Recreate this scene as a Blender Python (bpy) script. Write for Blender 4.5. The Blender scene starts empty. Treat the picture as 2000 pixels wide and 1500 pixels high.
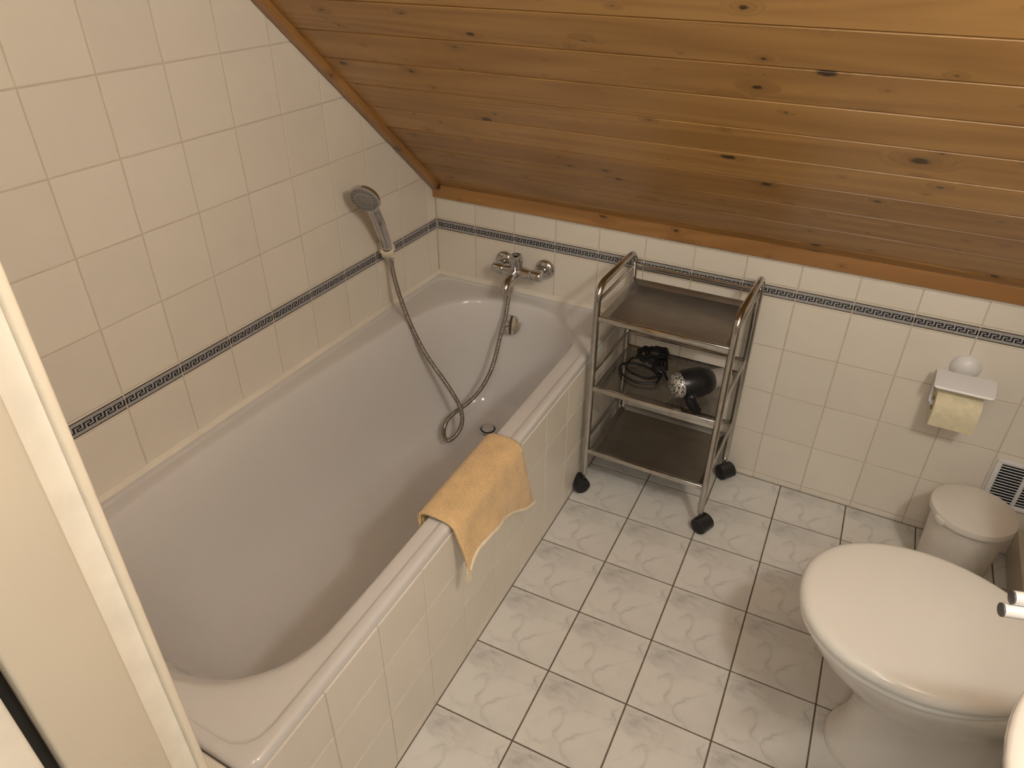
import bpy, bmesh, math, random
from mathutils import Vector, Matrix, noise

random.seed(7)
C = bpy.context.scene.collection
SC = bpy.context.scene

# ------------------------------------------------------------------ camera, world, light, exposure
AZ, EL, ROLL = -0.4917, 0.5707, 0.0053
d = Vector((math.sin(AZ)*math.cos(EL), math.cos(AZ)*math.cos(EL), -math.sin(EL)))
r = d.cross(Vector((0, 0, 1))).normalized()
u = r.cross(d)
cr, sr = math.cos(ROLL), math.sin(ROLL)
rx = r*cr + u*sr
ux = u*cr - r*sr
cam_data = bpy.data.cameras.new('camera')
cam_data.sensor_width = 36
cam_data.lens = 36*1389.9/2000
cam_data.clip_start = 0.02
cam = bpy.data.objects.new('camera', cam_data)
M = Matrix((rx, ux, -d)).transposed().to_4x4()
M.translation = Vector((1.3629, -1.9809, 1.5293))
cam.matrix_world = M
C.objects.link(cam)
SC.camera = cam

W = bpy.data.worlds.new('world')
SC.world = W
W.use_nodes = True
W.node_tree.nodes['Background'].inputs[0].default_value = (1.0, 0.95, 0.87, 1)
W.node_tree.nodes['Background'].inputs[1].default_value = 0.22

SC.view_settings.view_transform = 'Standard'
SC.view_settings.look = 'None'
SC.view_settings.gamma = 1
SC.view_settings.use_curve_mapping = False
SC.view_settings.exposure = 0.0

def lamp(name, loc, energy, radius, col):
    L = bpy.data.lights.new(name, 'POINT')
    L.energy = energy
    L.shadow_soft_size = radius
    L.color = col
    o = bpy.data.objects.new(name, L)
    o.location = loc
    C.objects.link(o)
    return o
WARM = (1.0, 0.975, 0.92)
lamp('mirror_lamp', (1.92, -1.60, 1.88), 23.5, 0.055, WARM)
lamp('doorway_fill_light', (1.32, -1.88, 2.20), 4, 0.10, WARM)  # added fill light, no known fitting here; evens out the room
lamp('hall_fill_light', (1.32, -2.90, 2.05), 23, 0.15, WARM)  # unseen fill added behind the camera to brighten back wall and floor

# ------------------------------------------------------------------ material helpers
class NT:
    def __init__(self, name):
        self.m = bpy.data.materials.new(name)
        self.m.use_nodes = True
        self.t = self.m.node_tree
        self.b = self.t.nodes['Principled BSDF']
    def n(self, typ, **kw):
        nd = self.t.nodes.new(typ)
        for k, v in kw.items():
            if k.startswith('i_'):
                key = k[2:]
                key = int(key) if key.isdigit() else key.replace('_', ' ')
                nd.inputs[key].default_value = v
            else:
                setattr(nd, k, v)
        return nd
    def l(self, a, b):
        self.t.links.new(a, b)
    def set(self, **kw):
        for k, v in kw.items():
            self.b.inputs[k.replace('_', ' ')].default_value = v

def rgb(c):
    return (c[0], c[1], c[2], 1)

def math_node(T, op, a, b=None):
    nd = T.n('ShaderNodeMath', operation=op)
    for i, x in enumerate((a, b)):
        if x is None: continue
        if isinstance(x, (int, float)): nd.inputs[i].default_value = x
        else: T.l(x, nd.inputs[i])
    return nd.outputs[0]

def ramp(T, fac, stops):
    nd = T.n('ShaderNodeValToRGB')
    e = nd.color_ramp.elements
    while len(e) < len(stops): e.new(0.5)
    for el, (p, c) in zip(e, stops):
        el.position = p
        el.color = rgb(c)
    T.l(fac, nd.inputs[0])
    return nd.outputs[0]

def simple(name, col, rough=0.5, metal=0.0, var=0.06, scale=30.0, bump=0.0, bscale=200.0, rough_var=0.0, spec=0.5, coat=0.0):
    """procedural surface: soft tonal noise on the base colour, noise relief, noisy roughness"""
    T = NT(name)
    tc = T.n('ShaderNodeTexCoord')
    nz = T.n('ShaderNodeTexNoise', i_Scale=scale, i_Detail=4.0)
    T.l(tc.outputs['Object'], nz.inputs['Vector'])
    lo = [max(0, c*(1-var)) for c in col]
    hi = [min(1, c*(1+var)) for c in col]
    T.l(ramp(T, nz.outputs['Fac'], [(0.3, lo), (0.7, hi)]), T.b.inputs['Base Color'])
    T.set(Roughness=rough, Metallic=metal)
    T.b.inputs['Specular IOR Level'].default_value = spec
    T.b.inputs['Coat Weight'].default_value = coat
    if rough_var:
        mr = T.n('ShaderNodeMapRange')
        mr.inputs['To Min'].default_value = max(0.02, rough-rough_var)
        mr.inputs['To Max'].default_value = rough+rough_var
        T.l(nz.outputs['Fac'], mr.inputs['Value'])
        T.l(mr.outputs[0], T.b.inputs['Roughness'])
    if bump:
        n2 = T.n('ShaderNodeTexNoise', i_Scale=bscale, i_Detail=3.0)
        T.l(tc.outputs['Object'], n2.inputs['Vector'])
        bp = T.n('ShaderNodeBump', i_Strength=bump, i_Distance=0.002)
        T.l(n2.outputs['Fac'], bp.inputs['Height'])
        T.l(bp.outputs[0], T.b.inputs['Normal'])
    return T.m

def tile_mat(name, col, rough):
    """glazed tile: each piece slightly different in tone, gently uneven glaze"""
    T = NT(name)
    tc = T.n('ShaderNodeTexCoord')
    oi = T.n('ShaderNodeObjectInfo')
    add = T.n('ShaderNodeVectorMath', operation='ADD')
    T.l(tc.outputs['Object'], add.inputs[0])
    sc = math_node(T, 'MULTIPLY', oi.outputs['Random'], 37.0)
    T.l(sc, add.inputs[1])
    nz = T.n('ShaderNodeTexNoise', i_Scale=14.0, i_Detail=3.0)
    T.l(add.outputs[0], nz.inputs['Vector'])
    mixf = math_node(T, 'ADD', math_node(T, 'MULTIPLY', nz.outputs['Fac'], 0.6), math_node(T, 'MULTIPLY', oi.outputs['Random'], 0.4))
    T.l(ramp(T, mixf, [(0.2, [c*0.96 for c in col]), (0.8, [min(1, c*1.03) for c in col])]), T.b.inputs['Base Color'])
    T.set(Roughness=rough)
    n2 = T.n('ShaderNodeTexNoise', i_Scale=22.0, i_Detail=1.0)
    T.l(add.outputs[0], n2.inputs['Vector'])
    bp = T.n('ShaderNodeBump', i_Strength=0.07, i_Distance=0.003)
    T.l(n2.outputs['Fac'], bp.inputs['Height'])
    T.l(bp.outputs[0], T.b.inputs['Normal'])
    return T.m

def marble_mat():
    """printed marble-look floor tile: pale ground, thin branching veins, a grey smudge near one corner"""
    T = NT('marble_floor_tile')
    tc = T.n('ShaderNodeTexCoord')
    oi = T.n('ShaderNodeObjectInfo')
    P = tc.outputs['Object']
    warp = T.n('ShaderNodeTexNoise', i_Scale=12.0, i_Detail=3.0)
    T.l(P, warp.inputs['Vector'])
    w2 = T.n('ShaderNodeVectorMath', operation='SCALE')
    T.l(warp.outputs['Color'], w2.inputs[0]); w2.inputs['Scale'].default_value = 0.07
    pv = T.n('ShaderNodeVectorMath', operation='ADD')
    T.l(P, pv.inputs[0]); T.l(w2.outputs[0], pv.inputs[1])
    vo = T.n('ShaderNodeTexVoronoi', feature='DISTANCE_TO_EDGE', i_Scale=8.5)
    T.l(pv.outputs[0], vo.inputs['Vector'])
    vein = ramp(T, vo.outputs['Distance'], [(0.0, (1, 1, 1)), (0.022, (0.25,)*3), (0.06, (0, 0, 0))])
    brk = T.n('ShaderNodeTexNoise', i_Scale=13.0, i_Detail=2.0)
    T.l(P, brk.inputs['Vector'])
    brkr = ramp(T, brk.outputs['Fac'], [(0.40, (0, 0, 0)), (0.62, (1, 1, 1))])
    veinf = math_node(T, 'MULTIPLY', vein, brkr)
    # corner smudge
    sub = T.n('ShaderNodeVectorMath', operation='SUBTRACT')
    T.l(pv.outputs[0], sub.inputs[0]); sub.inputs[1].default_value = (-0.020, 0.100, 0.035)
    mul = T.n('ShaderNodeVectorMath', operation='MULTIPLY')
    T.l(sub.outputs[0], mul.inputs[0]); mul.inputs[1].default_value = (14.0, 20.0, 0.0)
    ln = T.n('ShaderNodeVectorMath', operation='LENGTH')
    T.l(mul.outputs[0], ln.inputs[0])
    smr = ramp(T, ln.outputs['Value'], [(0.0, (1, 1, 1)), (1.0, (0, 0, 0))])
    fine = T.n('ShaderNodeTexNoise', i_Scale=60.0, i_Detail=4.0)
    fm = T.n('ShaderNodeMapping'); fm.inputs['Scale'].default_value = (0.5, 1.6, 1.0)
    fm.inputs['Rotation'].default_value = (0, 0, 0.5)
    T.l(pv.outputs[0], fm.inputs['Vector']); T.l(fm.outputs[0], fine.inputs['Vector'])
    fr = ramp(T, fine.outputs['Fac'], [(0.35, (0, 0, 0)), (0.7, (1, 1, 1))])
    smudge = math_node(T, 'MULTIPLY', smr, fr)
    cl = T.n('ShaderNodeTexNoise', i_Scale=9.0, i_Detail=5.0)
    T.l(pv.outputs[0], cl.inputs['Vector'])
    clr = ramp(T, cl.outputs['Fac'], [(0.50, (0, 0, 0)), (0.8, (1, 1, 1))])
    f = math_node(T, 'ADD', math_node(T, 'MULTIPLY', veinf, 0.50), math_node(T, 'MULTIPLY', smudge, 0.62))
    f = math_node(T, 'ADD', f, math_node(T, 'MULTIPLY', clr, 0.32))
    f = math_node(T, 'ADD', f, math_node(T, 'MULTIPLY', oi.outputs['Random'], 0.05))
    T.l(ramp(T, f, [(0.0, (0.79, 0.77, 0.73)), (1.0, (0.38, 0.37, 0.36))]), T.b.inputs['Base Color'])
    T.set(Roughness=0.28)
    return T.m

def wood_mat(name, light, dark, knot_density=1.0, rough=0.28):
    T = NT(name)
    tc = T.n('ShaderNodeTexCoord')
    oi = T.n('ShaderNodeObjectInfo')
    off = T.n('ShaderNodeCombineXYZ')
    T.l(math_node(T, 'MULTIPLY', oi.outputs['Random'], 71.0), off.inputs[0])
    T.l(math_node(T, 'MULTIPLY', oi.outputs['Random'], 133.0), off.inputs[1])
    add = T.n('ShaderNodeVectorMath', operation='ADD')
    T.l(tc.outputs['Object'], add.inputs[0]); T.l(off.outputs[0], add.inputs[1])
    P = add.outputs[0]
    # knots: voronoi cells stretched along the plank, only some cells carry one
    km = T.n('ShaderNodeMapping'); km.inputs['Scale'].default_value = (5.0, 19.0, 0.0)
    T.l(P, km.inputs['Vector'])
    kv = T.n('ShaderNodeTexVoronoi', feature='F1', i_Scale=1.0)
    T.l(km.outputs[0], kv.inputs['Vector'])
    sep = T.n('ShaderNodeSeparateColor')
    T.l(kv.outputs['Color'], sep.inputs[0])
    has = math_node(T, 'GREATER_THAN', sep.outputs[0], 1.0-0.55*knot_density)
    # real knots are nearly round: rebuild an isotropic distance from the cell centre
    dv = T.n('ShaderNodeVectorMath', operation='SUBTRACT')
    T.l(km.outputs[0], dv.inputs[0]); T.l(kv.outputs['Position'], dv.inputs[1])
    dm = T.n('ShaderNodeVectorMath', operation='MULTIPLY')
    T.l(dv.outputs[0], dm.inputs[0]); dm.inputs[1].default_value = (1/5.0*0.62, 1/19.0, 0)
    wn = T.n('ShaderNodeTexNoise', i_Scale=90.0, i_Detail=2.0)
    T.l(P, wn.inputs['Vector'])
    ws = T.n('ShaderNodeVectorMath', operation='SCALE'); ws.inputs['Scale'].default_value = 0.006
    T.l(wn.outputs['Color'], ws.inputs[0])
    dd = T.n('ShaderNodeVectorMath', operation='ADD')
    T.l(dm.outputs[0], dd.inputs[0]); T.l(ws.outputs[0], dd.inputs[1])
    dist0 = T.n('ShaderNodeVectorMath', operation='LENGTH')
    T.l(dd.outputs[0], dist0.inputs[0])
    size = math_node(T, 'ADD', math_node(T, 'MULTIPLY', math_node(T, 'POWER', sep.outputs[1], 4.0), 0.008), 0.0024)
    reld = math_node(T, 'DIVIDE', dist0.outputs['Value'], size)
    core = math_node(T, 'MULTIPLY', ramp(T, math_node(T, 'MULTIPLY', reld, 0.25), [(0.20, (1, 1, 1)), (0.32, (0, 0, 0))]), has)
    halo = math_node(T, 'MULTIPLY', ramp(T, math_node(T, 'MULTIPLY', reld, 0.2), [(0.2, (1, 1, 1)), (0.9, (0, 0, 0))]), has)
    # grain, bent a little round the knots
    gm = T.n('ShaderNodeMapping'); gm.inputs['Scale'].default_value = (1.3, 26.0, 26.0)
    T.l(P, gm.inputs['Vector'])
    gadd = T.n('ShaderNodeVectorMath', operation='ADD')
    hs = T.n('ShaderNodeCombineXYZ')
    T.l(math_node(T, 'MULTIPLY', halo, 1.2), hs.inputs[1])
    T.l(gm.outputs[0], gadd.inputs[0]); T.l(hs.outputs[0], gadd.inputs[1])
    gn = T.n('ShaderNodeTexNoise', i_Scale=1.0, i_Detail=5.0, i_Roughness=0.6, i_Distortion=0.5)
    T.l(gadd.outputs[0], gn.inputs['Vector'])
    rm = T.n('ShaderNodeMapping'); rm.inputs['Scale'].default_value = (0.55, 7.0, 7.0)
    T.l(P, rm.inputs['Vector'])
    radd = T.n('ShaderNodeVectorMath', operation='ADD')
    T.l(rm.outputs[0], radd.inputs[0]); T.l(hs.outputs[0], radd.inputs[1])
    rn = T.n('ShaderNodeTexNoise', i_Scale=1.0, i_Detail=1.0, i_Distortion=0.3)
    T.l(radd.outputs[0], rn.inputs['Vector'])
    rings = math_node(T, 'PINGPONG', math_node(T, 'MULTIPLY', rn.outputs['Fac'], 9.0), 0.5)
    g = math_node(T, 'ADD', math_node(T, 'MULTIPLY', gn.outputs['Fac'], 0.72), math_node(T, 'MULTIPLY', rings, 0.58))
    g = math_node(T, 'ADD', g, math_node(T, 'MULTIPLY', math_node(T, 'SUBTRACT', oi.outputs['Random'], 0.5), 0.42))
    mid = [(a+b)/2 for a, b in zip(light, dark)]
    base = ramp(T, g, [(0.22, light), (0.55, mid), (0.92, dark)])
    mx = T.n('ShaderNodeMix', data_type='RGBA')
    T.l(math_node(T, 'MULTIPLY', halo, 0.32), mx.inputs[0])
    T.l(base, mx.inputs[6]); mx.inputs[7].default_value = rgb([c*0.5 for c in dark])
    mx2 = T.n('ShaderNodeMix', data_type='RGBA')
    T.l(math_node(T, 'MULTIPLY', core, 0.88), mx2.inputs[0])
    T.l(mx.outputs[2], mx2.inputs[6]); mx2.inputs[7].default_value = (0.035, 0.018, 0.008, 1)
    T.l(mx2.outputs[2], T.b.inputs['Base Color'])
    rr = T.n('ShaderNodeMapRange'); rr.inputs['To Min'].default_value = rough-0.06; rr.inputs['To Max'].default_value = rough+0.10
    T.l(gn.outputs['Fac'], rr.inputs['Value']); T.l(rr.outputs[0], T.b.inputs['Roughness'])
    bp = T.n('ShaderNodeBump', i_Strength=0.12, i_Distance=0.001)
    T.l(gn.outputs['Fac'], bp.inputs['Height']); T.l(bp.outputs[0], T.b.inputs['Normal'])
    return T.m

def metal_mat(name, col, rough, smear=0.0, brushed=None):
    T = NT(name)
    tc = T.n('ShaderNodeTexCoord')
    mp = T.n('ShaderNodeMapping'); mp.inputs['Scale'].default_value = brushed or (40, 40, 40)
    T.l(tc.outputs['Object'], mp.inputs['Vector'])
    nz = T.n('ShaderNodeTexNoise', i_Scale=1.0, i_Detail=5.0)
    T.l(mp.outputs[0], nz.inputs['Vector'])
    T.l(ramp(T, nz.outputs['Fac'], [(0.3, [c*0.9 for c in col]), (0.7, [min(1, c*1.06) for c in col])]), T.b.inputs['Base Color'])
    mr = T.n('ShaderNodeMapRange'); mr.inputs['To Min'].default_value = max(0.02, rough-smear); mr.inputs['To Max'].default_value = rough+smear
    T.l(nz.outputs['Fac'], mr.inputs['Value']); T.l(mr.outputs[0], T.b.inputs['Roughness'])
    T.set(Metallic=1.0)
    return T.m

def perforated_mat():
    """sheet steel pierced by a fine diagonal grid of holes too small to pick apart"""
    T = NT('perforated_steel')
    tc = T.n('ShaderNodeTexCoord')
    mp = T.n('ShaderNodeMapping'); mp.inputs['Scale'].default_value = (260, 260, 0); mp.inputs['Rotation'].default_value = (0, 0, math.pi/4)
    T.l(tc.outputs['Object'], mp.inputs['Vector'])
    fr = T.n('ShaderNodeVectorMath', operation='FRACTION'); T.l(mp.outputs[0], fr.inputs[0])
    sb = T.n('ShaderNodeVectorMath', operation='SUBTRACT'); T.l(fr.outputs[0], sb.inputs[0]); sb.inputs[1].default_value = (0.5, 0.5, 0)
    ln = T.n('ShaderNodeVectorMath', operation='LENGTH'); T.l(sb.outputs[0], ln.inputs[0])
    hole = math_node(T, 'LESS_THAN', ln.outputs['Value'], 0.30)
    T.set(Metallic=1.0, Roughness=0.2)
    T.b.inputs['Base Color'].default_value = (0.27, 0.255, 0.24, 1)
    inv = math_node(T, 'SUBTRACT', 1.0, hole)
    T.l(inv, T.b.inputs['Alpha'])
    return T.m

def terry_mat(name, col):
    T = NT(name)
    tc = T.n('ShaderNodeTexCoord')
    nz = T.n('ShaderNodeTexNoise', i_Scale=260.0, i_Detail=3.0, i_Roughness=0.7)
    T.l(tc.outputs['Object'], nz.inputs['Vector'])
    lg = T.n('ShaderNodeTexNoise', i_Scale=22.0, i_Detail=2.0)
    T.l(tc.outputs['Object'], lg.inputs['Vector'])
    f = math_node(T, 'ADD', math_node(T, 'MULTIPLY', nz.outputs['Fac'], 0.65), math_node(T, 'MULTIPLY', lg.outputs['Fac'], 0.35))
    T.l(ramp(T, f, [(0.32, [c*0.74 for c in col]), (0.68, [min(1, c*1.12) for c in col])]), T.b.inputs['Base Color'])
    T.set(Roughness=0.95)
    T.b.inputs['Specular IOR Level'].default_value = 0.1
    T.b.inputs['Sheen Weight'].default_value = 0.3
    bp = T.n('ShaderNodeBump', i_Strength=0.8, i_Distance=0.003)
    T.l(nz.outputs['Fac'], bp.inputs['Height']); T.l(bp.outputs[0], T.b.inputs['Normal'])
    return T.m

def grille_mat():
    """silver moulding of the dryer's air intake with small dark holes"""
    T = NT('silver_intake')
    tc = T.n('ShaderNodeTexCoord')
    vo = T.n('ShaderNodeTexVoronoi', feature='F1', i_Scale=215.0)
    T.l(tc.outputs['Object'], vo.inputs['Vector'])
    T.l(ramp(T, vo.outputs['Distance'], [(0.40, (0.02, 0.018, 0.016)), (0.50, (0.66, 0.64, 0.60))]), T.b.inputs['Base Color'])
    T.set(Roughness=0.4, Metallic=0.6)
    return T.m

TILE = tile_mat('cream_wall_tile', (0.80, 0.735, 0.640), 0.16)
APRON = tile_mat('cream_apron_tile', (0.80, 0.745, 0.655), 0.20)
GROUT = simple('wall_grout', (0.61, 0.53, 0.425), 0.9, bump=0.3)
FGROUT = simple('floor_grout', (0.15, 0.115, 0.085), 0.95, var=0.25, scale=60, bump=0.4)
MARBLE = marble_mat()
ENAMEL = simple('bath_enamel', (0.73, 0.705, 0.69), 0.10, var=0.012, scale=6, coat=0.3)
CERAMIC = simple('white_ceramic', (0.80, 0.76, 0.71), 0.10, var=0.012, scale=6, coat=0.3)
LIDM = simple('toilet_lid_plastic', (0.86, 0.84, 0.79), 0.16, var=0.012, scale=8)
PLASTIC = simple('white_plastic', (0.80, 0.78, 0.77), 0.30, var=0.02, scale=20)
BINM = simple('bin_plastic', (0.80, 0.755, 0.69), 0.42, var=0.03, scale=20, bump=0.05)
PINE = wood_mat('varnished_pine', (0.49, 0.275, 0.092), (0.28, 0.138, 0.040))
PINE2 = wood_mat('orange_pine_trim', (0.42, 0.215, 0.073), (0.235, 0.105, 0.030), 1.0)
CHROME = metal_mat('chrome', (0.60, 0.585, 0.575), 0.07, 0.03)
CARTM = metal_mat('cart_chrome', (0.50, 0.475, 0.445), 0.13, 0.06)
SHEET = metal_mat('brushed_sheet_steel', (0.34, 0.315, 0.285), 0.33, 0.03, (16, 30, 30))
PERF = perforated_mat()
HOSEM = metal_mat('hose_steel', (0.36, 0.33, 0.295), 0.25, 0.08)
SILICONE = simple('cream_sealant', (0.82, 0.755, 0.645), 0.45, var=0.05, scale=20, bump=0.1, bscale=60)
FRAMEP = simple('cream_door_paint', (0.60, 0.525, 0.415), 0.40, var=0.03, scale=6, bump=0.05)
TRIMP = simple('cream_tile_trim', (0.76, 0.675, 0.54), 0.35, var=0.02)
RUBBER = simple('black_rubber', (0.009, 0.008, 0.008), 0.5, var=0.2)
BLACKP = simple('black_plastic', (0.016, 0.016, 0.018), 0.32, var=0.2)
GREYP = simple('grey_plastic', (0.30, 0.28, 0.26), 0.38, var=0.05)
SILVERP = simple('silver_plastic', (0.55, 0.53, 0.50), 0.35, metal=0.5, var=0.05)
DARKGREY = simple('dark_grey_plastic', (0.11, 0.105, 0.105), 0.4, var=0.05)
ALU = simple('satin_aluminium', (0.88, 0.87, 0.87), 0.30, metal=0.15, var=0.02)
TOWEL = terry_mat('apricot_terry', (0.86, 0.60, 0.31))
HEM = simple('pale_towel_hem', (0.88, 0.77, 0.58), 0.9, var=0.08, scale=80, bump=0.3, bscale=400)
PAPER = simple('toilet_paper', (0.80, 0.72, 0.50), 0.9, var=0.07, scale=60, bump=0.5, bscale=140)
PAINT = simple('wall_paint', (0.78, 0.72, 0.62), 0.8, bump=0.1)
DARKIN = simple('dark_inside', (0.006, 0.006, 0.006), 0.9, var=0.2)
GRILLE = grille_mat()
KEYBLACK = simple('border_black_glaze', (0.010, 0.010, 0.016), 0.18, var=0.2)
KEYGREY = simple('border_grey_glaze', (0.38, 0.365, 0.36), 0.18, var=0.22, scale=350)
KEYBROWN = simple('border_brown_glaze', (0.050, 0.028, 0.010), 0.18, var=0.3, scale=300)

# ------------------------------------------------------------------ mesh helpers
def finish(bm, name, mats, angle=40, smooth=True):
    bmesh.ops.recalc_face_normals(bm, faces=bm.faces)
    if smooth:
        lim = math.radians(angle)
        for f in bm.faces: f.smooth = True
        for e in bm.edges:
            e.smooth = not (len(e.link_faces) == 2 and e.calc_face_angle(0) > lim)
    me = bpy.data.meshes.new(name)
    bm.to_mesh(me); bm.free()
    for m in (mats if isinstance(mats, (list, tuple)) else [mats]): me.materials.append(m)
    return me

def link(name, me, parent=None, mat=None):
    o = bpy.data.objects.new(name, me)
    C.objects.link(o)
    if parent is not None: o.parent = parent
    if mat is not None:
        if parent is not None: o.matrix_local = mat
        else: o.matrix_world = mat
    return o

def part(name, bm, mats, parent=None, mat=None, angle=40, smooth=True):
    return link(name, finish(bm, name, mats, angle, smooth), parent, mat)

def thing(name, loc, label, cat, rotz=0.0):
    o = bpy.data.objects.new(name, None)
    o.empty_display_size = 0.05
    o.location = loc; o.rotation_euler = (0, 0, rotz)
    C.objects.link(o)
    o['label'] = label; o['category'] = cat
    return o

def tag(o, label, cat):
    o['label'] = label; o['category'] = cat
    return o

def structure(o, label=None):
    o['kind'] = 'structure'
    if label: o['label'] = label
    return o

def box(bm, x0, x1, y0, y1, z0, z1, bev=0.0, seg=2, M=None):
    vs = [bm.verts.new((x, y, z)) for x in (x0, x1) for y in (y0, y1) for z in (z0, z1)]
    F = [(0,1,3,2), (4,6,7,5), (0,4,5,1), (2,3,7,6), (0,2,6,4), (1,5,7,3)]
    fs = [bm.faces.new([vs[i] for i in f]) for f in F]
    if bev:
        es = list({e for f in fs for e in f.edges})
        res = bmesh.ops.bevel(bm, geom=es, offset=bev, segments=seg, affect='EDGES', profile=0.5)
        vs = list({v for f in res['faces'] for v in f.verts} | {v for v in vs if v.is_valid})
    if M is not None:
        bmesh.ops.transform(bm, matrix=M, verts=[v for v in vs if v.is_valid])
    return vs

def loft(bm, rings, closed=True, cap0=False, cap1=False, mi=0):
    R = [[bm.verts.new(p) for p in ring] for ring in rings]
    n = len(R[0])
    for a, b in zip(R[:-1], R[1:]):
        for i in range(n if closed else n-1):
            j = (i+1) % n
            f = bm.faces.new((a[i], a[j], b[j], b[i])); f.material_index = mi
    if cap0: bm.faces.new(R[0][::-1]).material_index = mi
    if cap1: bm.faces.new(R[-1]).material_index = mi
    return R

def catmull(pts, per=8, closed=False):
    P = [Vector(p) for p in pts]
    n = len(P); out = []
    for i in range(n if closed else n-1):
        if closed: a, b, c, e = P[i-1], P[i], P[(i+1) % n], P[(i+2) % n]
        else: a, b, c, e = P[max(i-1, 0)], P[i], P[i+1], P[min(i+2, n-1)]
        for k in range(per):
            t = k/per
            out.append(0.5*((2*b) + (c-a)*t + (2*a-5*b+4*c-e)*t*t + (3*b-a-3*c+e)*t**3))
    if not closed: out.append(P[-1])
    return out

def tube(bm, path, rad, seg=12, closed=False, caps=True, mi=0):
    P = [Vector(p) for p in path]
    n = len(P)
    rads = rad if isinstance(rad, (list, tuple)) else [rad]*n
    tan = []
    for i in range(n):
        if closed: t = P[(i+1) % n]-P[i-1]
        else: t = P[min(i+1, n-1)]-P[max(i-1, 0)]
        tan.append(t.normalized())
    nrm = tan[0].orthogonal().normalized()
    rings = []
    for i in range(n):
        if i: 
            nrm = (nrm - tan[i]*nrm.dot(tan[i]))
            nrm = nrm.normalized() if nrm.length > 1e-6 else tan[i].orthogonal().normalized()
        bi = tan[i].cross(nrm)
        rings.append([P[i] + (nrm*math.cos(2*math.pi*k/seg) + bi*math.sin(2*math.pi*k/seg))*rads[i] for k in range(seg)])
    if closed: rings.append(rings[0])
    R = loft(bm, rings, True, caps and not closed, caps and not closed, mi)
    if closed: bmesh.ops.remove_doubles(bm, verts=[v for r in R for v in r], dist=1e-6)
    return R

def lathe(bm, prof, seg=32, M=Matrix(), cap0=True, cap1=True, mi=0):
    rings = [[M @ Vector((rr*math.cos(2*math.pi*k/seg), rr*math.sin(2*math.pi*k/seg), z)) for k in range(seg)] for rr, z in prof]
    return loft(bm, rings, True, cap0, cap1, mi)

def axis_matrix(origin, zdir, xhint=(1, 0, 0)):
    z = Vector(zdir).normalized()
    x = Vector(xhint); x = x - z*x.dot(z)
    if x.length < 1e-5: x = z.orthogonal()
    x.normalize(); y = z.cross(x)
    m = Matrix((x, y, z)).transposed().to_4x4()
    m.translation = Vector(origin)
    return m

def clip_poly(poly, planes):
    """2-D convex clip; planes are (a,b,c) keeping a*x+b*y<=c"""
    for a, b, c in planes:
        out = []
        for i in range(len(poly)):
            p, q = poly[i], poly[(i+1) % len(poly)]
            dp, dq = a*p[0]+b*p[1]-c, a*q[0]+b*q[1]-c
            if dp <= 0: out.append(p)
            if dp*dq < 0:
                t = dp/(dp-dq); out.append((p[0]+t*(q[0]-p[0]), p[1]+t*(q[1]-p[1])))
        poly = out
        if len(poly) < 3: return []
    return poly

def inset_poly(poly, dd):
    n = len(poly); out = []
    for i in range(n):
        p0, p1, p2 = Vector(poly[i-1]), Vector(poly[i]), Vector(poly[(i+1) % n])
        e1, e2 = (p1-p0), (p2-p1)
        if e1.length < 1e-5 or e2.length < 1e-5: out.append(tuple(p1)); continue
        e1.normalize(); e2.normalize()
        n1, n2 = Vector((-e1.y, e1.x)), Vector((-e2.y, e2.x))
        k = 1+n1.dot(n2)
        m = (n1+n2)/max(k, 0.25)
        out.append(tuple(p1+m*dd))
    return out

MESHES = {}
def tile_piece(parent, name, poly, mat, thick=0.006, bev=0.0012):
    """one tile: polygon in its wall's (u,v) plane, front face at n=0, softly rounded edge"""
    cx = sum(p[0] for p in poly)/len(poly); cy = sum(p[1] for p in poly)/len(poly)
    loc = [(round(p[0]-cx, 4), round(p[1]-cy, 4)) for p in poly]
    key = (name, tuple(loc), mat.name, thick)
    me = MESHES.get(key)
    if me is None:
        bm = bmesh.new()
        rings = [[(x, y, -thick) for x, y in loc], [(x, y, -bev) for x, y in loc],
                 [(x, y, -bev*0.3) for x, y in inset_poly(loc, bev*0.35)],
                 [(x, y, 0) for x, y in inset_poly(loc, bev*1.1)]]
        loft(bm, rings, True, False, True)
        me = finish(bm, name, mat, 12)
        MESHES[key] = me
    return link(name, me, parent, Matrix.Translation((cx, cy, 0)))

def frame(origin, uu, vv):
    uu = Vector(uu).normalized(); vv = Vector(vv).normalized(); nn = uu.cross(vv)
    m = Matrix((uu, vv, nn)).transposed().to_4x4(); m.translation = Vector(origin)
    return m

def slab(name, F, u0, u1, v0, v1, mat, front=-0.0016, thick=0.06, extra=None):
    bm = bmesh.new()
    poly = [(u0, v0), (u1, v0), (u1, v1), (u0, v1)]
    if extra: poly = clip_poly(poly, extra)
    loft(bm, [[(x, y, -thick) for x, y in poly], [(x, y, front) for x, y in poly]], True, True, True)
    return structure(link(name, finish(bm, name, mat, smooth=False), None, F))

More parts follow.
